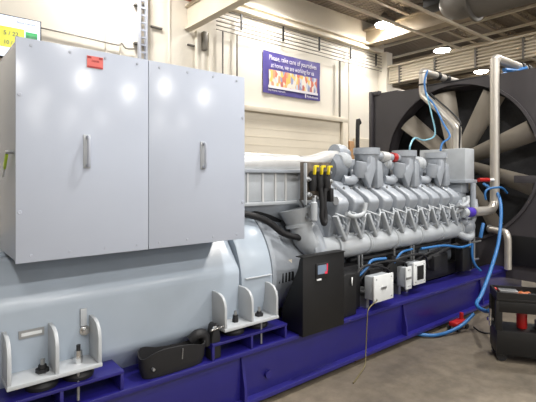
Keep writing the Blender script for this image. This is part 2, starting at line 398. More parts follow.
for x in (.63, 1.92):   # risers under the alternator feet
    g = MB().box(x-.34, x+.34, 2.505, 2.78, .545, .565)
    for dx in (-.33, 0, .33): g.box(x+dx-.01, x+dx+.01, 2.51, 2.78, .45, .546)
    g.build('mount_riser', M['blue'], t, .003)
for x in (2.1,): MB().lathe([(0, .03), (.02, .03)], (x, 2.555, .2), (0, -1, 0), 12).build('plug', M['blue'], t)
for i, x in enumerate((-.5, 1.4, 3.3, 5.0, 6.6)):
    for y, w in ((2.65, 'near'), (3.85, 'far')):
        o = MB().box(x-.15, x+.15, y-.1, y+.1, 0, .05).build('support_block', M['wood'], bevel=.005)
        tag(o, 'dark wooden block under the %s skid rail, %s from the cabinet end' % (w, ['first', 'second', 'third', 'fourth', 'fifth'][i]), 'block', 'blocks under the skid')

# ================================================================ ALTERNATOR
t = thing('alternator', 'large grey alternator housing lying under the sheet metal cabinet', 'alternator', (1.0, 3.25, .56))
oct_ = [(2.66, 1.0), (2.84, 1.235), (3.66, 1.235), (3.84, 1.0), (3.84, .62), (3.68, .42), (2.82, .42), (2.66, .62)]
MB().prism(oct_, -.6, 1.93, 'x').build('stator_housing', M['alt'], t, .035, 4)
MB().lathe([(0, .57), (.0, .60), (.03, .615), (.22, .62), (.29, .61), (.31, .57), (.31, .3)], (1.93, 3.25, .86), (1, 0, 0), 56).build('end_bell', M['alt'], t)
MB().box(-.55, 1.9, 2.95, 3.55, 1.23, 1.261).build('top_plate', M['alt'], t)
def bracket(x0, x1):
    f = MB().box(x0, x1, 2.49, 2.72, .628, .65).build('foot_bracket', M['foot'], t, .003)
    pr = [(2.70, .65), (2.495, .65), (2.495, .79), (2.505, .83), (2.535, .865), (2.58, .88), (2.70, .885)]
    for x in (x0+.012, (x0+x1)/2, x1-.012): MB().prism(pr, x-.01, x+.01, 'x').build('web_plate', M['foot'], f, .003)
    return f
def mount(x, y, z0=.567, z1=.629):
    MB().lathe([(0, .08), (.02, .085), (z1-z0-.02, .075), (z1-z0, .06)], (x, y, z0), n=20).build('rubber_mount', M['rubber'], t)
bracket(.37, .84); bracket(1.67, 2.16)
for x in (.55, .74, 1.82, 2.04): mount(x, 2.6 if x < 1 else 2.61)
for x, h, mm in ((.55, .04, 'rubber'), (.735, .07, 'chrome'), (1.82, .05, 'rubber'), (2.04, .035, 'rubber')):
    b = MB().lathe([(0, .034 if h < .045 else .024), (h*.5, .034 if h < .045 else .024), (h*.5, .022), (h, .02)], (x, 2.58, .65), n=6).build('mount_bolt', M[mm], t)
    MB().cyl((x, 2.58, .65+h), (x, 2.58, .65+h+.03), .012, n=8).build('bolt_tip', M['rubber' if mm == 'chrome' else 'bolt'], b)
MB().cyl((.72, 2.53, .46), (.72, 2.53, .63), .008, n=8).build('mount_rod', M['bolt'], t)
MB().cyl((2.02, 2.53, .46), (2.02, 2.53, .63), .008, n=8).build('mount_rod', M['bolt'], t)
e = MB().lathe([(0, .03), (.012, .03), (.012, .018), (.04, .018)], (.79, 2.66, .80), (0, -1, 0), 10).build('earth_lug', M['chrome'], t)
MB().box(.765, .80, 2.64, 2.66, .83, .93).build('lug_plate', M['foot'], e, .003)
pl = MB().box(.45, .575, 2.652, 2.662, .825, .868).build('name_plate', M['bolt'], t)
MB().box(.462, .563, 2.649, 2.653, .838, .855).build('plate_face', M['white'], pl)
MB().box(1.95, 2.2, 2.615, 2.64, .93, .935).build('lifting_slot', M['foot'], t)

# ================================================================ CABINET
t = thing('terminal_cabinet', 'big grey sheet metal terminal cabinet with two handles on top of the alternator', 'cabinet', (1.15, 3.2, 1.25))
MB().box(.42, 1.842, 2.5195, 4.0, 1.262, 2.407).build('cabinet_body', M['cab'], t, .004)
for x0, x1, hx in ((.41, 1.1175, .757), (1.1205, 1.845, 1.50)):
    d = MB().box(x0, x1, 2.5, 2.519, 1.26, 2.412).build('door', M['cab'], t, .003)
    h = MB().box(hx-.02, hx+.02, 2.494, 2.5, 1.75, 1.935).build('handle_plate', M['foot'], d, .002)
    MB().tube([(hx, 2.495, 1.765), (hx, 2.465, 1.775), (hx, 2.465, 1.91), (hx, 2.495, 1.92)], .009, smooth=4, n=8).build('handle', M['handle'], d)
    n_ = 4
    for i in range(n_):
        xx = x0+.07+(x1-x0-.14)*i/(n_-1)
        for z in (1.295, 2.378): MB().lathe([(0, .008), (.003, .007)], (xx, 2.5, z), (0, -1, 0), 8).build('screw', M['handle'], d)
    for z in (1.52, 2.12):
        MB().lathe([(0, .011), (.004, .009)], (x0+.018 if x0 < 1 else x1-.018, 2.5, z), (0, -1, 0), 8).build('screw', M['handle'], d)
s = MB().box(.757, .845, 2.497, 2.5, 2.31, 2.376).build('warning_sticker', M['sticker'], t)
MB().box(.76, .78, 2.4955, 2.4972, 2.362, 2.373).box(.822, .842, 2.4955, 2.4972, 2.362, 2.373).box(.76, .842, 2.4955, 2.4972, 2.313, 2.319).build('sticker_print', M['stickerd'], s)
text('DANGER', .014, (.782, 2.4965, 2.345), M['stickerd'], s, w=.04)
MB().cyl((.418, 2.6, 1.83), (.38, 2.6, 1.83), .009, n=8).build('side_bolt', M['bolt'], t)
tg = thing('marker_tag', 'lime green tag with pale end hanging on the narrow end of the cabinet', 'tag', (.392, 2.65, 1.72))
MB().bar((.39, 2.62, 1.825), (.39, 2.70, 1.75), .012, .028).build('body', M['green'], tg, .003)
MB().bar((.39, 2.70, 1.75), (.39, 2.75, 1.705), .01, .016).build('tip', M['white'], tg, .003)

# ================================================================ black trough on rail
t = thing('cable_trough', 'black rubber trough lying on the blue rail below the cabinet', 'trough', (1.34, 2.58, .45))
ptsT = []
vs = []; fs = []; nn = 28
def ring(rx_, ry_, z, cz=0):
    out = []
    for k in range(nn):
        a = 2*math.pi*k/nn; c, s_ = math.cos(a), math.sin(a)
        out.append(V(1.32 + rx_*abs(c)**.6*(1 if c > 0 else -1), 2.573 + ry_*abs(s_)**.75*(1 if s_ > 0 else -1), z + .022*math.sin(3*a+.6)*cz))
    return out
rings = [ring(.21, .055, .452), ring(.225, .068, .50), ring(.235, .072, .60, 1), ring(.228, .065, .603, 1), ring(.21, .055, .50), ring(.2, .05, .465)]
for r_ in rings: vs += r_
for i in range(5):
    for k in range(nn): k2 = (k+1) % nn; fs.append((i*nn+k, i*nn+k2, (i+1)*nn+k2, (i+1)*nn+k))
fs += [tuple(range(nn))[::-1], tuple(5*nn+k for k in range(nn))]
MB()._add(vs, fs).build('trough_body', M['rubber'], t)
MB().tube([(1.46, 2.59, .60), (1.50, 2.57, .635), (1.55, 2.57, .62), (1.57, 2.57, .55)], .035, n=10).build('bundle_end', M['rubber'], t)
MB().cyl((1.35, 2.505, .53), (1.35, 2.495, .60), .004, n=6).cyl((1.15, 2.512, .52), (1.15, 2.49, .52), .009, n=8).build('clip', M['bolt'], t)
t = thing('rubber_flap', 'black upright rubber flap with a bright bolt between trough and foot bracket', 'flap', (1.62, 2.58, .45))
MB().prism([(1.575, .452), (1.585, .60), (1.60, .675), (1.62, .695), (1.645, .68), (1.655, .6), (1.66, .452)], 2.52, 2.60, 'y').build('flap', M['rubber'], t, .01)
MB().cyl((1.56, 2.50, .665), (1.66, 2.50, .675), .007, n=8).lathe([(0, .014), (.012, .014)], (1.60, 2.52, .67), (0, -1, 0), 6).build('bolt', M['chrome'], t)

# ================================================================ ADAPTER / CONTROL PANEL
t = thing('local_control_panel', 'black wedge shaped control panel with small display standing on the rail', 'panel', (2.6, 2.5, .452))
pp = [(2.45, .44), (2.45, 1.063), (2.475, 1.066), (2.49, 1.05), (2.51, .97), (2.68, .66), (2.70, .60), (2.70, .453), (2.498, .453), (2.498, .44)]
MB().prism(pp, 2.375, 2.865, 'x').build('housing', M['black'], t, .004)
MB().box(2.37, 2.87, 2.44, 2.53, 1.063, 1.07).build('lid', M['black'], t, .002)
d = MB().box(2.515, 2.66, 2.44, 2.452, .88, 1.0).build('display_bezel', M['rubber'], t, .004)
MB().box(2.53, 2.63, 2.436, 2.441, .915, .985).build('display_screen', M['disp'], d)
MB().box(2.61, 2.64, 2.435, 2.441, .91, .93).box(2.632, 2.645, 2.435, 2.441, .93, .99).build('red_mark', M['dred'], d)
MB().box(2.52, 2.57, 2.436, 2.444, .865, .878).build('key_strip', M['white'], t)
t = thing('junction_box', 'black junction box with pale curved handle behind the wedge panel', 'box', (3.0, 2.6, .452))
MB().box(2.9, 3.13, 2.53, 2.74, .452, .83).build('housing', M['black'], t, .01)
MB().tube([(3.06, 2.525, .80), (3.045, 2.515, .775), (3.045, 2.515, .75), (3.06, 2.525, .73)], .006, smooth=4, n=8).build('handle', M['white'], t)

# ================================================================ ENGINE
eng = thing('diesel_engine', 'long grey vee diesel engine with ten cylinder covers along its side', 'engine', (4.2, 3.25, .5))
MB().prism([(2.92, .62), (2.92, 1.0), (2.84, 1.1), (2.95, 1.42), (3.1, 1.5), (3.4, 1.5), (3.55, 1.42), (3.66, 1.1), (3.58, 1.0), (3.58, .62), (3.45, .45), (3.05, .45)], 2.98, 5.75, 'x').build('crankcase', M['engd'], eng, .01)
MB().box(3.1, 5.6, 2.8, 2.92, .455, .60).build('mounting_rail', M['rubber'], eng, .01)
for i in range(10):
    x = 3.17+i*.237
    MB().lathe([(0, .07), (.02, .07), (.03, .055)], (x, 2.925, .80), (0, -1, 0), 18).build('crankcase_cover', M['engd'], eng)
# flywheel housing
MB().lathe([(0, .5), (.02, .56), (.06, .56), (.08, .5), (.5, .44), (.52, .58), (.60, .6), (.66, .58), (.68, .45)], (2.25, 3.25, .88), (1, 0, 0), 48).build('flywheel_housing', M['eng'], eng)
for k in range(6):
    a = R(188 + k*6); yy = 3.25+.49*math.cos(a)*1.01; 
    MB().box(2.42, 2.46, 2.757, 2.79, 0, .05).box(0,0,0,0,0,0).bm.free()
ventm = MB()
for k in range(6):
    ventm.box(2.36+k*.04, 2.372+k*.04, 2.765, 2.80, .80, .88)
ventm.build('vent_slot', M['black'], eng)
MB().box(2.46, 2.57, 2.79, 2.83, .86, .98).build('housing_label', M['door'], eng)
MB().tube([(1.9, 2.9, 1.42), (2.1, 2.83, 1.40), (2.3, 2.8, 1.33), (2.46, 2.78, 1.22), (2.62, 2.76, 1.17), (2.75, 2.85, 1.14)], .028, n=10).build('breather_hose', M['rubber'], eng)
MB().tube([(1.9, 2.98, 1.48), (2.15, 2.92, 1.44), (2.4, 2.95, 1.38), (2.6, 3.0, 1.3)], .03, n=10).build('breather_hose', M['rubber'], eng)
MB().tube([(2.0, 3.1, 1.42), (2.4, 3.1, 1.32), (2.75, 3.1, 1.25), (3.0, 3.1, 1.3)], .13, n=16).build('rear_duct', M['engd'], eng)
# intercooler
ic = MB().box(1.92, 2.80, 2.87, 3.63, 1.49, 1.74).build('charge_air_cooler', M['engl'], eng, .01)
MB().box(1.92, 2.86, 2.84, 3.66, 1.735, 1.765).build('cooler_flange', M['eng'], ic, .004)
MB().box(1.92, 2.86, 2.84, 3.66, 1.46, 1.49).build('cooler_flange', M['engl'], ic, .004)
for x in (1.98, 2.14, 2.30, 2.44, 2.56): MB().box(x-.008, x+.008, 2.855, 2.875, 1.49, 1.735).build('cooler_rib', M['silver'], ic)
MB().lathe([(0, .08), (.245, .08)], (2.78, 2.92, 1.49), (0, 0, 1), 24).build('cooler_corner', M['eng'], ic)
MB().prism([(2.86, 1.46), (2.98, 1.3), (3.5, 1.3), (3.64, 1.46)], 1.95, 2.86, 'x').build('cooler_skirt', M['eng'], eng, .01)
MB().lathe([(0, .08), (.03, .09), (.45, .094), (.9, .09), (.93, .08), (1.0, .08)], (1.9, 2.98, 1.815), (1, 0, 0), 32).build('insulated_duct', M['silver'], eng)
MB().box(1.92, 2.82, 2.9, 3.1, 1.765, 1.79).build('duct_saddle', M['silver'], eng)
MB().tube([(2.86, 2.98, 1.83), (3.0, 2.99, 1.84), (3.15, 3.02, 1.87), (3.3, 3.06, 1.90), (3.5, 3.1, 1.91)], .07, n=18).build('crossover_duct', M['silver'], eng)
# outlet funnel and elbow
MB().lathe([(0, .10), (.0, .125), (.025, .125), (.03, .11), (.1, .14), (.16, .165)], (2.69, 2.82, 1.26), (-.15, .15, 1), 28).build('outlet_funnel', M['engl'], eng)
MB().tube([(2.69, 2.80, 1.28), (2.70, 2.80, 1.2), (2.76, 2.80, 1.11), (2.88, 2.8, 1.05), (3.0, 2.8, 1.035), (3.12, 2.8, 1.035)], .1, n=22).build('outlet_elbow', M['engl'], eng)
# air manifold: five barrel segments
for k in range(5):
    x = 3.1+k*.474
    MB().lathe([(0, .098), (.0, .122), (.025, .122), (.03, .108), (.12, .118), (.24, .12), (.36, .118), (.445, .108), (.45, .122), (.470, .122), (.470, .098)], (x, 2.80, 1.035), (1, 0, 0), 30).build('air_manifold', M['engl'], eng)
# cylinders
def cylinder(x, last):
    h = MB().prism([(2.77, 1.33), (2.81, 1.13), (2.98, 1.12), (3.06, 1.45)], x-.085, x+.085, 'x').build('cylinder_head', M['eng'], eng, .012)
    c = MB().prism([(3.05, 1.645), (2.98, 1.665), (2.715, 1.50), (2.685, 1.455), (2.70, 1.39), (2.76, 1.30), (3.02, 1.43)], x-.08, x+.08, 'x').build('rocker_cover', M['eng'], h, .016, 3)
    for q in (-.055, .055): MB().cyl((x+q, 2.85, 1.57), (x+q, 2.84, 1.60), .012, n=8).build('cover_bolt', M['bolt'], h)
    MB().bar((x-.11, 2.70, 1.34), (x+.02, 2.70, 1.10), .03, .06, (0, 1, 0)).build('port_rib', M['engl'], h, .006)
    MB().bar((x+.11, 2.72, 1.33), (x+.05, 2.72, 1.12), .025, .045, (0, 1, 0)).build('port_rib', M['engl'], h, .006)
    MB().bar((x-.035, 2.70, 1.34), (x+.085, 2.71, 1.16), .016, .025, (0, 1, 0)).build('port_rib', M['eng'], h, .004)
    MB().tube([(x-.09, 2.72, 1.36), (x-.03, 2.66, 1.33), (x+.04, 2.665, 1.31), (x+.10, 2.70, 1.345), (x+.13, 2.73, 1.37)], .009, n=8).build('fuel_line', M['engl'], h)
    MB().tube([(x+.0, 2.74, 1.30), (x+.02, 2.67, 1.24), (x+.0, 2.68, 1.17), (x-.04, 2.73, 1.13)], .012, n=8).build('injector_pipe', M['eng'], h)
    MB().lathe([(0, .035), (.03, .035), (.035, .02), (.05, .02)], (x+.0, 2.73, 1.22), (0, -1, .3), 12).build('port_flange', M['eng'], h)
for i in range(10): cylinder(3.14+i*.237, i == 9)
for i in range(10):     # far bank
    x = 3.14+i*.237
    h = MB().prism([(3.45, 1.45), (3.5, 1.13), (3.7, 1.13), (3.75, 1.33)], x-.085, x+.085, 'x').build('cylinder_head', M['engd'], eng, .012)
    MB().prism([(3.45, 1.645), (3.52, 1.665), (3.785, 1.50), (3.815, 1.455), (3.74, 1.30), (3.48, 1.43)], x-.088, x+.088, 'x').build('rocker_cover', M['eng'], h, .02)
MB().tube([(3.12, 2.64, 1.36), (3.22, 2.635, 1.33), (3.36, 2.635, 1.35), (3.40, 2.64, 1.45)], .022, n=10).build('lifting_hook', M['engl'], eng)
MB().lathe([(0, .04), (.02, .04), (.02, .02)], (3.02, 2.70, 1.48), (0, -1, 0), 12).build('end_flange', M['bolt'], eng)
MB().tube([(5.2, 2.63, 1.36), (5.3, 2.62, 1.34), (5.42, 2.62, 1.38), (5.44, 2.63, 1.46)], .025, n=10).build('lifting_hook', M['engl'], eng)
# valley and turbochargers
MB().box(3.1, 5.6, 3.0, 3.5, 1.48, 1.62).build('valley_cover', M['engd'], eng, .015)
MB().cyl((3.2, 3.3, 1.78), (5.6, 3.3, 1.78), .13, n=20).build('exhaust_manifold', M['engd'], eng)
def riser(x):
    f = MB().lathe([(0, .05), (.02, .085), (.07, .12), (.17, .13), (.17, .142), (.24, .142), (.24, .12), (.2, .11)], (x, 2.93, 1.77), n=30).build('turbo_riser', M['eng'], eng)
    MB().prism([(x-.09, 1.92), (x-.02, 1.90), (x-.0, 1.80), (x-.09, 1.60), (x-.11, 1.58), (x-.2, 1.72), (x-.19, 1.76), (x-.1, 1.84)], 2.80, 2.86, 'y').build('riser_leg', M['eng'], f, .01)
    MB().prism([(x+.02, 1.88), (x+.1, 1.86), (x+.13, 1.60), (x+.02, 1.58)], 2.80, 2.92, 'y').build('riser_leg', M['eng'], f, .01)
    MB().prism([(x-.03, 1.84), (x+.05, 1.84), (x+.0, 1.62), (x-.08, 1.60)], 2.90, 3.0, 'y').build('riser_leg', M['engd'], f, .01)
for x in (3.79, 4.5, 5.2): riser(x)
def turbo(x, w):
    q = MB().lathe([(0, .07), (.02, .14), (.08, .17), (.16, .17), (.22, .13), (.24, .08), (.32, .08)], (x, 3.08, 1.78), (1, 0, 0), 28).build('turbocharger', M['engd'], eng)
    MB().tube([(x+.1, 2.93, 1.67), (x+.2, 2.9, 1.66), (x+.3, 2.93, 1.70), (x+.36, 3.0, 1.74)], .05, n=14).build('turbo_duct', M['eng'], q)
    MB().lathe([(0, .06), (.03, .09), (.1, .09), (.13, .06)], (x+.1, 2.98, 1.87), (1, 0, -.1), 20).build('turbo_inlet', M['engl'], q)
for x in (3.3, 4.0, 4.72): turbo(x, 0)
MB().lathe([(0, .09), (.06, .1), (.12, .1), (.13, .07), (.2, .07)], (3.48, 3.12, 1.96), (1, 0, -.1), 20).build('crossover_flange', M['eng'], eng)
MB().cyl((3.95, 2.93, 1.93), (4.38, 2.93, 1.92), .045, n=14).build('coolant_pipe', M['eng'], eng)
MB().lathe([(0, .06), (.12, .06)], (4.03, 2.93, 1.93), (1, 0, -.04), 16).build('coolant_coupling', M['silver'], eng)
MB().lathe([(0, .055), (.07, .055)], (4.24, 2.93, 1.925), (1, 0, -.04), 16).build('red_sleeve', M['red'], eng)
for x in (3.6, 4.3, 5.0):
    MB().lathe([(0, .06), (.08, .075), (.16, .06)], (x, 2.88, 1.70), (0, -.2, 1), 16).build('pipe_stub', M['eng'], eng)
# fuel filter station
f = thing('filter_station', 'dark filter manifold with three yellow valve handles mounted at the engine end', 'filter', (2.75, 2.62, 1.3))
MB().box(2.6, 2.93, 2.66, 2.72, 1.50, 1.83).build('back_plate', M['plate'], f, .004)
MB().box(2.595, 2.61, 2.64, 2.67, 1.46, 1.82).build('side_bracket', M['engl'], f, .003)
for k in range(3):
    x = 2.665+k*.085
    MB().lathe([(0, .025), (.05, .034), (.15, .034), (.17, .02)], (x, 2.63, 1.58), n=12).build('valve_body', M['rubber'], f)
    h = MB().bar((x-.012, 2.588, 1.795), (x-.022, 2.588, 1.72), .016, .026, (0, 1, 0)).box(x-.014, x+.03, 2.58, 2.6, 1.782, 1.8).build('valve_handle', M['yellow'], f, .003)
MB().tube([(2.74, 2.61, 1.60), (2.75, 2.60, 1.46), (2.745, 2.60, 1.36), (2.765, 2.60, 1.30), (2.80, 2.61, 1.30), (2.81, 2.62, 1.36), (2.80, 2.62, 1.48), (2.81, 2.62, 1.6)], .022, n=10).build('black_hose', M['rubber'], f)
for x, z in ((2.63, 1.55), (2.71, 1.52), (2.9, 1.66), (2.88, 1.74), (2.62, 1.68)): MB().lathe([(0, .022), (.03, .022), (.035, .012), (.05, .012)], (x, 2.66, z), (0, -1, 0), 8).build('fitting', M['bolt'], f)
MB().lathe([(0, .02), (.01, .03), (.16, .03), (.17, .018), (.2, .018)], (2.67, 2.62, 1.32), n=14).build('filter_bowl', M['engl'], f)
MB().box(2.86, 2.9, 2.60, 2.66, 1.48, 1.60).build('filter_block', M['rubber'], f, .004)
MB().bar((2.66, 2.68, 1.34), (2.66, 2.80, 1.5), .02, .03).build('stay', M['bolt'], f)
# gear end
MB().box(5.6, 5.8, 2.82, 3.68, .98, 1.5).build('gear_case', M['eng'], eng, .02)
MB().box(5.58, 5.78, 2.86, 3.6, .5, .975).build('lower_case', M['black'], eng, .02)
MB().box(5.6, 5.86, 2.74, 3.4, 1.66, 2.08).build('expansion_tank', M['engl'], eng, .012)
MB().box(5.57, 5.9, 2.72, 3.42, 1.62, 1.665).box(5.62, 5.82, 2.8, 3.4, 1.49, 1.63).build('tank_base', M['eng'], eng, .006)
MB().cyl((5.78, 2.72, 1.3), (5.78, 2.72, 1.62), .035, n=12).build('coolant_riser', M['eng'], eng)
for (x, y, z, r_) in ((5.56, 2.80, 1.30, .10), (5.66, 2.78, 1.05, .12), (5.5, 2.78, 1.12, .07)):
    MB().lathe([(0, r_), (.05, r_), (.07, r_*.8), (.12, r_*.5), (.13, r_*.3)], (x, y, z), (0, -1, 0), 20).build('pump_housing', M['eng'], eng)
MB().tube([(5.35, 2.75, 1.0), (5.5, 2.68, .93), (5.62, 2.68, .94), (5.72, 2.72, 1.05)], .05, n=14).build('water_pipe', M['engl'], eng)
MB().tube([(5.72, 2.72, 1.1), (5.78, 2.70, 1.25), (5.8, 2.72, 1.4)], .045, n=14).build('water_pipe', M['eng'], eng)
MB().cyl((5.32, 2.64, 1.255), (5.395, 2.63, 1.255), .06, n=18).build('outlet_stub', M['engl'], eng)
MB().tube([(5.25, 2.72, 1.25), (5.33, 2.66, 1.3), (5.42, 2.66, 1.36), (5.5, 2.70, 1.42)], .03, n=12).build('water_pipe', M['engl'], eng)
MB().cyl((5.72, 2.68, .6), (5.72, 2.68, 1.0), .014, n=8).cyl((5.56, 2.66, .5), (5.56, 2.66, .95), .016, n=8).cyl((5.56, 2.66, .85), (5.86, 2.66, .85), .012, n=8).cyl((5.56, 2.66, .62), (5.8, 2.66, .62), .012, n=8).build('dipstick_pipe', M['bolt'], eng)
MB().box(5.3, 5.55, 2.62, 2.72, .52, .80).build('oil_cooler', M['black'], eng, .01)
MB().tube([(3.3, 2.72, .50), (3.8, 2.70, .66), (4.4, 2.70, .72), (5.0, 2.72, .80), (5.3, 2.7, .86)], .02, n=8).build('oil_line', M['rubber'], eng)
MB().tube([(3.4, 2.85, .86), (3.9, 2.82, .86), (4.7, 2.82, .88), (5.3, 2.82, .90)], .03, n=8).build('harness', M['rubber'], eng)
for x in (3.42, 3.47, 4.02, 4.34, 4.39): MB().cyl((x, 2.74, .74), (x, 2.74, .93), .012, n=8).build('drain_pipe', M['bolt'], eng)
for x, w in ((3.5, .2), (4.15, .16), (4.7, .16)): MB().box(x, x+w, 2.66, 2.84, .60, .78).build('engine_bracket', M['rubber'], eng, .01)

for x, y0, z0, w_, h_, mm in ((3.16, 2.62, .46, .14, .34, 'black'), (3.62, 2.70, .50, .16, .30, 'rubber'), (3.82, 2.66, .62, .14, .2, 'black'), (3.95, 2.72, .56, .3, .3, 'rubber'), (4.34, 2.68, .5, .12, .26, 'black'), (2.98, 2.74, .62, .5, .22, 'rubber'), (4.5, 2.76, .5, .7, .26, 'rubber')):
    MB().box(x, x+w_, y0, y0+.14, z0, z0+h_).build('auxiliary_unit', M[mm], eng, .015)
for k, (x0, x1) in enumerate(((3.15, 3.9), (3.3, 4.2), (3.7, 4.6), (4.3, 5.4))):
    MB().tube([(x0, 2.66, .62+.05*k), (x0+.2, 2.63, .84), (x1-.2, 2.63, .78+.03*k), (x1, 2.68, .66)], .012, n=8).build('cable', M['rubber'], eng)
# white boxes on the rail
def wbox(x0, x1, z0, z1, y, label, win):
    t = thing('electrical_box', label, 'box', ((x0+x1)/2, y+.06, z0))
    MB().box(x0, x1-.01, y+.02, y+.12, z0+.02, z1-.01).build('box_body', M['engl'], t, .004)
    f_ = MB().box(x0-.01, x1+.01, y, y+.02, z0, z1).build('face_plate', M['white'], t, .003)
    for a in (x0+.025, x1-.025):
        for b in (z0+.03, z1-.03): MB().lathe([(0, .008), (.005, .006)], (a, y, b), (0, -1, 0), 8).build('screw', M['bolt'], f_)
    if win: MB().box(x0+.05, x1-.04, y-.01, y, z0+.05, z1-.04).build('black_cover', M['black'], t, .004)
    else: MB().box((x0+x1)/2-.05, (x0+x1)/2+.03, y-.008, y, (z0+z1)/2-.01, (z0+z1)/2+.012).build('latch', M['bolt'], t)
    MB().box(x0+.03, x1-.03, y+.1, 2.78, z0+.03, z0+.07).box(x0+.03, x0+.07, y+.12, y+.24, .45, z0+.05).build('bracket', M['bolt'], t)
wbox(3.32, 3.60, .53, .775, 2.47, 'white electrical box with flat face plate beside the junction box', False)
wbox(3.98, 4.06, .53, .76, 2.56, 'narrow white electrical box between the two wider ones', False)
wbox(4.12, 4.33, .55, .79, 2.56, 'white electrical box with black inset cover, farthest along the rail', True)

# ================================================================ RADIATOR
XR = 6.4
rad = thing('radiator', 'huge charcoal radiator with round fan shroud at the far end of the engine', 'radiator', (XR+.3, 3.25, .1))
FY, FZ, FR = 3.31, 1.93, 1.17
def ringplate(x0, x1, y0, y1, z0, z1, cy, cz, r, n=64):
    m = MB(); vs = []; fs = []
    for x in (x0, x1):
        for k in range(n):
            a = 2*math.pi*k/n; c, s_ = math.cos(a), math.sin(a); vs.append(V(x, cy+r*c, cz+r*s_))
        for k in range(n):
            a = 2*math.pi*k/n; c, s_ = math.cos(a), math.sin(a)
            t_ = min(((y1-cy)/c if c > 1e-6 else (y0-cy)/c if c < -1e-6 else 1e9), ((z1-cz)/s_ if s_ > 1e-6 else (z0-cz)/s_ if s_ < -1e-6 else 1e9))
            vs.append(V(x, cy+t_*c, cz+t_*s_))
    for k in range(n):
        k2 = (k+1) % n
        fs += [(k, k2, n+k2, n+k), (2*n+k, 3*n+k, 3*n+k2, 2*n+k2), (k, 2*n+k, 2*n+k2, k2), (n+k, n+k2, 3*n+k2, 3*n+k)]
    return m._add(vs, fs)
ringplate(XR, XR+.03, 1.6, 4.86, .3, 3.15, FY, FZ, FR).build('shroud_plate', M['rad'], rad)
MB().box(XR+.031, XR+.6, 1.6, 4.86, .3, .36).box(XR+.031, XR+.6, 1.6, 4.86, 3.07, 3.15).box(XR+.031, XR+.6, 1.6, 1.68, .36, 3.07).box(XR+.031, XR+.6, 4.78, 4.86, .36, 3.07).build('radiator_frame', M['rad'], rad)
MB().box(XR+.38, XR+.56, 1.69, 4.77, .37, 3.06).build('radiator_core', M['core'], rad)
MB().lathe([(0, FR), (0, FR+.04), (.28, FR+.04), (.28, FR-.0), (.02, FR-.0)], (XR-.03, FY, FZ), (1, 0, 0), 64, caps=False).build('shroud_ring', M['rad'], rad)
MB().box(XR-.03, XR+.05, 4.66, 4.84, 3.15, 3.22).box(XR-.06, XR, 4.79, 4.85, 2.2, 3.22).build('corner_bracket', M['rad'], rad, .005)
MB().box(XR+.0, XR+.6, 4.3, 4.84, 3.15, 3.18).build('top_flange', M['rad'], rad)
for y in (1.75, 4.6): MB().box(XR, XR+.6, y-.08, y+.08, 0, .3).build('radiator_leg', M['black'], rad)
MB().box(XR-.05, XR+.0, 1.6, 2.5, .5, .9).build('lower_guard', M['black'], rad, .01)
MB().box(XR-.012, XR, 1.6, 2.45, 1.62, 1.72).build('stiffener', M['rad'], rad, .005)
hub = MB().lathe([(0, .1), (.02, .2), (.16, .22), (.2, .2)], (XR+.02, FY, FZ), (1, 0, 0), 32).build('fan_hub', M['blade'], rad)
MB().cyl((5.84, FY, FZ), (XR+.04, FY, FZ), .07, n=16).build('fan_shaft', M['bolt'], rad)
for k in range(9):
    a = R(40*k-1); er = V(0, math.cos(a), math.sin(a)); et = V(0, -math.sin(a), math.cos(a)); ex = V(1, 0, 0)
    vs = []; fs = []; nr, nc = 8, 7
    for th in (-1, 1):
        for i in range(nr+1):
            r_ = .16 + (FR-.05-.16)*i/nr; ch = .23 + .08*i/nr; pit = R(42 - 16*i/nr)
            for j in range(nc+1):
                q = (j/nc-.5); cv = .045*(1-4*q*q)
                pos = V(XR+.13, FY, FZ) + er*r_ + (et*math.cos(pit) + ex*math.sin(pit))*(q*ch) + ex*(-cv) + ex*(.004*th)
                vs.append(pos)
    m_ = (nr+1)*(nc+1)
    for i in range(nr):
        for j in range(nc):
            q0 = i*(nc+1)+j; f4 = (q0, q0+1, q0+nc+2, q0+nc+1); fs.append(f4); fs.append(tuple(m_+z for z in f4[::-1]))
    for i in range(nr):
        q0 = i*(nc+1); fs.append((q0, q0+nc+1, m_+q0+nc+1, m_+q0)); q0 += nc; fs.append((q0, m_+q0, m_+q0+nc+1, q0+nc+1))
    for j in range(nc):
        fs.append((j, m_+j, m_+j+1, j+1)); q0 = nr*(nc+1)+j; fs.append((q0, q0+1, m_+q0+1, m_+q0))
    MB()._add(vs, fs).build('fan_blade', M['blade'], rad)
# guard stays

# ---------------------------------------------------------------- pipes and hoses
t = thing('coolant_pipe', 'tall stainless coolant pipe rising from the violet coupling past the fan', 'pipe', (6.2, 2.63, 1.2))
MB().tube([(5.58, 2.63, 1.25), (6.05, 2.63, 1.25), (6.14, 2.63, 1.27), (6.20, 2.63, 1.33), (6.22, 2.63, 1.42), (6.22, 2.63, 1.9), (6.22, 2.63, 3.22), (6.23, 2.63, 3.29), (6.27, 2.63, 3.335), (6.34, 2.63, 3.345), (7.2, 2.61, 3.34)], .06, n=20, smooth=4).build('pipe', M['steel'], t)
MB().cyl((5.40, 2.63, 1.255), (5.55, 2.63, 1.25), .062, n=20).build('coupling', M['violet'], t)
MB().cyl((7.0, 2.61, 3.34), (7.1, 2.61, 3.34), .075, n=16).cyl((7.2, 2.61, 3.34), (7.32, 2.61, 3.34), .08, n=16).cyl((7.0, 2.66, 2.9), (7.0, 2.61, 3.34), .03, n=10).build('pipe_clamp', M['black'], t)
MB().prism([(5.5, 1.33), (5.52, 1.43), (5.58, 1.33)], 2.67, 2.69, 'y').build('white_flag', M['white'], t)
t = thing('vent_pipe', 'bent stainless vent pipe running from the tank over the radiator top', 'pipe', (5.9, 3.2, 2.08))
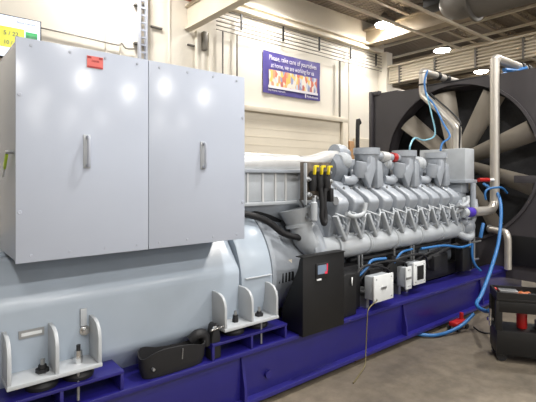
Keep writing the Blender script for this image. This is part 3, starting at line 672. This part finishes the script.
MB().tube([(5.75, 2.92, 2.08), (5.76, 2.93, 2.3), (5.77, 2.97, 2.42), (5.9, 3.42, 2.82), (5.96, 3.55, 2.93), (5.97, 3.57, 3.0), (5.97, 3.57, 3.18), (5.98, 3.57, 3.26), (6.05, 3.57, 3.29), (7.0, 3.57, 3.28)], .055, n=20, smooth=4).build('pipe', M['steel'], t)
for p, q in (((6.35, 3.57, 3.288), (6.42, 3.57, 3.288)), ((6.6, 3.57, 3.285), (6.7, 3.57, 3.285)), ((5.97, 3.57, 3.08), (5.97, 3.57, 3.10))): MB().cyl(p, q, .068, n=16).build('hose_clamp', M['black'], t)
MB().tube([(5.72, 2.88, 2.08), (5.72, 2.87, 2.35), (5.75, 2.92, 2.5), (5.9, 3.4, 2.92)], .012, n=8).build('sense_line', M['rubber'], t)
t = thing('drain_pipe', 'short bent steel pipe low in front of the radiator behind the cart', 'pipe', (6.15, 2.35, .7))
MB().tube([(6.3, 2.74, .97), (6.25, 2.6, .96), (6.22, 2.49, .95), (6.2, 2.46, .9), (6.2, 2.45, .82), (6.2, 2.45, .46)], .045, n=14, smooth=4).build('pipe', M['steel'], t)
MB().lathe([(0, .06), (.02, .06)], (6.3, 2.74, .97), (-.2, -.9, 0), 14).build('flange', M['bolt'], t)
tag(MB().tube([(6.6, 3.45, 3.18), (6.7, 3.1, 3.18), (6.8, 2.85, 3.2), (6.9, 2.72, 3.27)], .025, n=8).build('top_hose', M['hose']), 'blue hose lying along the radiator top between two pipe ends', 'hose')
tag(MB().tube([(6.45, 3.85, 3.17), (6.45, 3.4, 3.17), (6.47, 3.0, 3.17), (6.5, 2.75, 3.17)], .018, n=8).build('black_cable', M['rubber']), 'black cable bundle lying on the radiator top', 'cable')
tag(MB().tube([(6.5, 2.62, 3.22), (6.9, 2.60, 3.27), (7.0, 2.5, 3.3)], .03, n=8).build('elbow_hose', M['hose']), 'short blue hose under the horizontal end of the tall pipe', 'hose')
tag(MB().tube([(6.0, 3.51, 3.3), (5.9, 3.5, 3.1), (5.88, 3.45, 2.9), (5.8, 3.3, 2.75), (5.7, 3.1, 2.45), (5.6, 2.95, 2.25), (5.5, 3.0, 2.15), (5.45, 3.0, 2.05)], .014, n=8).build('vent_hose', M['hose']), 'blue hose hanging beside the bent vent pipe down to the engine', 'hose')
tag(MB().tube([(5.9, 3.47, 2.95), (5.75, 3.3, 2.6), (5.7, 3.22, 2.3), (5.4, 3.2, 2.2), (5.0, 3.1, 2.2), (4.82, 3.05, 2.1), (4.8, 3.05, 2.04)], .011, n=8).build('pale_hose', M['hosel']), 'thin pale blue hose looping over the turbo risers', 'hose')
tag(MB().tube([(5.88, 2.60, 1.40), (5.86, 2.60, 1.48), (5.9, 2.58, 1.54), (6.02, 2.52, 1.56), (6.15, 2.50, 1.55), (6.3, 2.5, 1.48)], .014, n=10).build('bypass_hose', M['hose']), 'short blue hose arching beside the violet coupling', 'hose')
tag(MB().tube([(6.38, 2.85, 1.6), (6.3, 2.75, 1.56), (6.2, 2.59, 1.48), (6.05, 2.48, 1.33), (5.9, 2.42, 1.12), (5.7, 2.37, .85), (5.4, 2.33, .58), (5.1, 2.3, .35), (4.95, 2.29, .27), (4.85, 2.21, .25), (4.6, 2.03, .31), (4.5, 1.95, .36)], .021, n=12).build('long_hose', M['hose']), 'long blue hose sweeping from the radiator down to the black cart', 'hose')
tag(MB().tube([(4.80, 2.25, .19), (4.72, 2.29, .12), (4.6, 2.32, .07), (4.4, 2.38, .03), (4.2, 2.48, .03), (4.0, 2.9, .03)], .018, n=12).build('floor_hose', M['hose']), 'blue hose dropping to the floor and passing under the skid', 'hose')
tag(MB().tube([(3.3, 2.66, .74), (3.42, 2.64, .82), (3.5, 2.64, .88), (3.7, 2.62, .88)], .014, n=10).build('fuel_hose', M['hose']), 'short blue hose bend above the plain white electrical box', 'hose')
tag(MB().tube([(4.4, 2.65, .90), (4.8, 2.6, .90), (5.2, 2.6, .84), (5.5, 2.62, .84)], .014, n=10).build('side_hose', M['hose']), 'straight blue hose along the lower engine side towards the radiator', 'hose')
tag(MB().tube([(3.9, 2.66, .80), (4.0, 2.64, .90), (4.3, 2.7, .90)], .012, n=10).build('branch_hose', M['hose']), 'small blue hose under the middle of the air manifold', 'hose')
tag(MB().tube([(5.5, 2.60, .86), (5.5, 2.60, .7), (5.54, 2.58, .58), (5.64, 2.56, .50)], .016, n=10).build('lower_hose', M['hose']), 'blue hose dropping from the gear end onto the rail', 'hose')
tag(MB().tube([(5.72, 2.56, 1.10), (5.68, 2.56, 1.02), (5.66, 2.57, .92)], .022, n=10).build('stub_hose', M['hose']), 'thick short blue hose just below the violet coupling', 'hose')
o = MB().cyl((5.9, 2.7, 1.66), (6.08, 2.65, 1.66), .028, n=12).build('red_plug', M['red']); tag(o, 'red pipe plug with pale end beside the gear end tank', 'plug')
MB().cyl((6.08, 2.65, 1.66), (6.2, 2.62, 1.66), .022, n=12).build('plug_end', M['white'], o)
tag(MB().tube([(3.33, 2.455, .56), (3.16, 2.42, .52), (3.14, 2.42, .42), (3.13, 2.42, .3), (3.12, 2.42, .16), (3.08, 2.40, .05), (2.95, 2.36, .012), (2.8, 2.3, .012)], .005, n=8).build('hanging_cord', M['cord']), 'thin yellowish cord hanging from the white box to the floor', 'cord')
tag(MB().tube([(4.9, 2.3, .01), (4.8, 2.15, .01), (4.95, 2.05, .01), (5.1, 2.2, .01), (5.2, 2.1, .01)], .008, n=8).build('loose_cable', M['rubber']), 'loose black cord coiled on the floor beside the cart', 'cord')
tag(MB().tube([(8.2, 6.6, 0), (8.2, 6.6, 2.8), (8.3, 6.62, 3.0)], .05, n=10).build('hose_stand', M['rubber']), 'black upright post standing between the radiator and the wall', 'post')

# red jack
t = thing('floor_jack', 'small red floor jack standing under the far end of the blue skid', 'jack', (4.75, 2.4, 0))
MB().box(4.60, 4.84, 2.34, 2.44, .05, .10).build('jack_body', M['red'], t, .015)
MB().cyl((4.8, 2.39, .095), (4.8, 2.39, .17), .022, n=12).build('jack_post', M['red'], t)
for x in (4.63, 4.81):
    for y in (2.335, 2.445): MB().cyl((x, y-.01, .03), (x, y+.01, .03), .03, n=14).build('wheel', M['rubber'], t)

# ================================================================ CART
ca = thing('tool_cart', 'black wheeled tool cart loaded with tools in front of the radiator', 'cart', (4.16, 1.74, 0), R(-55.5))
# local: +x along the long front, +y away from the camera
L_, D_ = 1.0, .30
MB().box(0, L_, 0, D_, .56, .585).build('top_tray', M['black'], ca, .004, local=True)
MB().box(0, L_, 0, .015, .585, .64).box(0, L_, D_-.015, D_, .585, .64).box(0, .015, .015, D_-.015, .585, .64).box(L_-.015, L_, .015, D_-.015, .585, .64).build('tray_rim', M['black'], ca, local=True)
MB().box(0.02, L_-.02, 0.0, .012, .46, .559).build('drawer_front', M['black'], ca, .003, local=True)
MB().box(0, L_, 0, D_, .07, .29).build('bottom_shelf', M['black'], ca, .004, local=True)
for x in (.02, L_-.02):
    for y in (.02, D_-.02): MB().box(x-.028, x+.028, y-.018, y+.018, .29, .56).build('post', M['black'], ca, .003, local=True)
for x in (.05, L_-.06):
    for y in (.05, D_-.05):
        w = MB().cyl((x, y-.015, .045), (x, y+.015, .045), .045, n=16).build('caster', M['rubber'], ca, local=True)
        MB().box(x-.02, x+.02, y-.02, y+.02, .06, .082).build('caster_fork', M['bolt'], w, local=True)
def oncart(o, x, y, z=0):
    m_ = Matrix.Translation((4.16, 1.74, 0)) @ Matrix.Rotation(R(-55.5), 4, 'Z') @ Matrix.Translation((x, y, z))
    o.matrix_world = m_; return o
def citem(name, mb, m, x, y, z, label, cat, bevel=0):
    o = mb.build(name, m, bevel=bevel, local=True); oncart(o, x, y, z); return tag(o, label, cat)
o = citem('red_canister', MB().lathe([(0, .04), (.01, .045), (.15, .045), (.165, .03), (.175, .02), (.2, .02)], (0, 0, 0), n=20), M['red'], .24, .14, .291, 'red canister standing on the lower shelf of the black cart', 'canister')
citem('blue_case', MB().box(0, .5, 0, .18, 0, .12), M['blue'], .4, .1, .291, 'blue plastic case lying at the back of the cart shelf', 'case', .01)
citem('grey_bin', MB().box(0, .22, 0, .14, 0, .09), M['conduit'], .35, .03, .291, 'open grey parts bin beside the red canister on the cart', 'bin', .01)
citem('socket_tray', MB().box(0, .16, 0, .1, 0, .035), M['bolt'], .06, .17, .586, 'pale metal socket tray on the near corner of the cart top', 'tray', .004)
citem('orange_rag', MB().prism([(0, 0), (.05, .03), (.08, .02), (.12, .03), (.16, 0)], 0, .1, 'y'), M['orange'], .2, .13, .586, 'crumpled orange rag among the tools on the cart', 'rag', .008)
citem('wrench', MB().bar((0, 0, .008), (.22, .05, .008), .02, .012).lathe([(0, .03), (.014, .03)], (.22, .05, .001), n=12), M['chrome'], .1, .08, .6, 'steel wrench lying across the cart top', 'wrench')
citem('pliers', MB().bar((0, 0, .01), (.18, -.03, .01), .014, .012).bar((0, .03, .01), (.18, -.02, .01), .014, .012), M['red'], .42, .12, .59, 'red handled pliers beside the orange rag on the cart', 'pliers')
citem('spray_can', MB().lathe([(0, .025), (.12, .025), (.13, .012), (.15, .012)], (0, 0, 0), n=14), M['chrome'], .44, .24, .586, 'thin silver spray can standing on the cart top', 'can')
citem('hose_nozzle', MB().cyl((0, 0, 0), (0, 0, .16), .012, n=10).lathe([(0, .03), (.03, .03)], (0, 0, .05), n=10), M['chrome'], -.035, .1, .3, 'shiny hose nozzle hung on the end of the cart', 'nozzle')
citem('red_ball', MB().sphere((0, 0, .02), .02), M['red'], .04, .265, .586, 'small red plastic ball at the back corner of the cart top', 'knob')
citem('parts_jar', MB().lathe([(0, .035), (.06, .035), (.065, .028), (.07, .028)], (0, 0, 0), n=16), M['white'], .52, .22, .586, 'small white jar at the outer end of the cart top', 'jar')
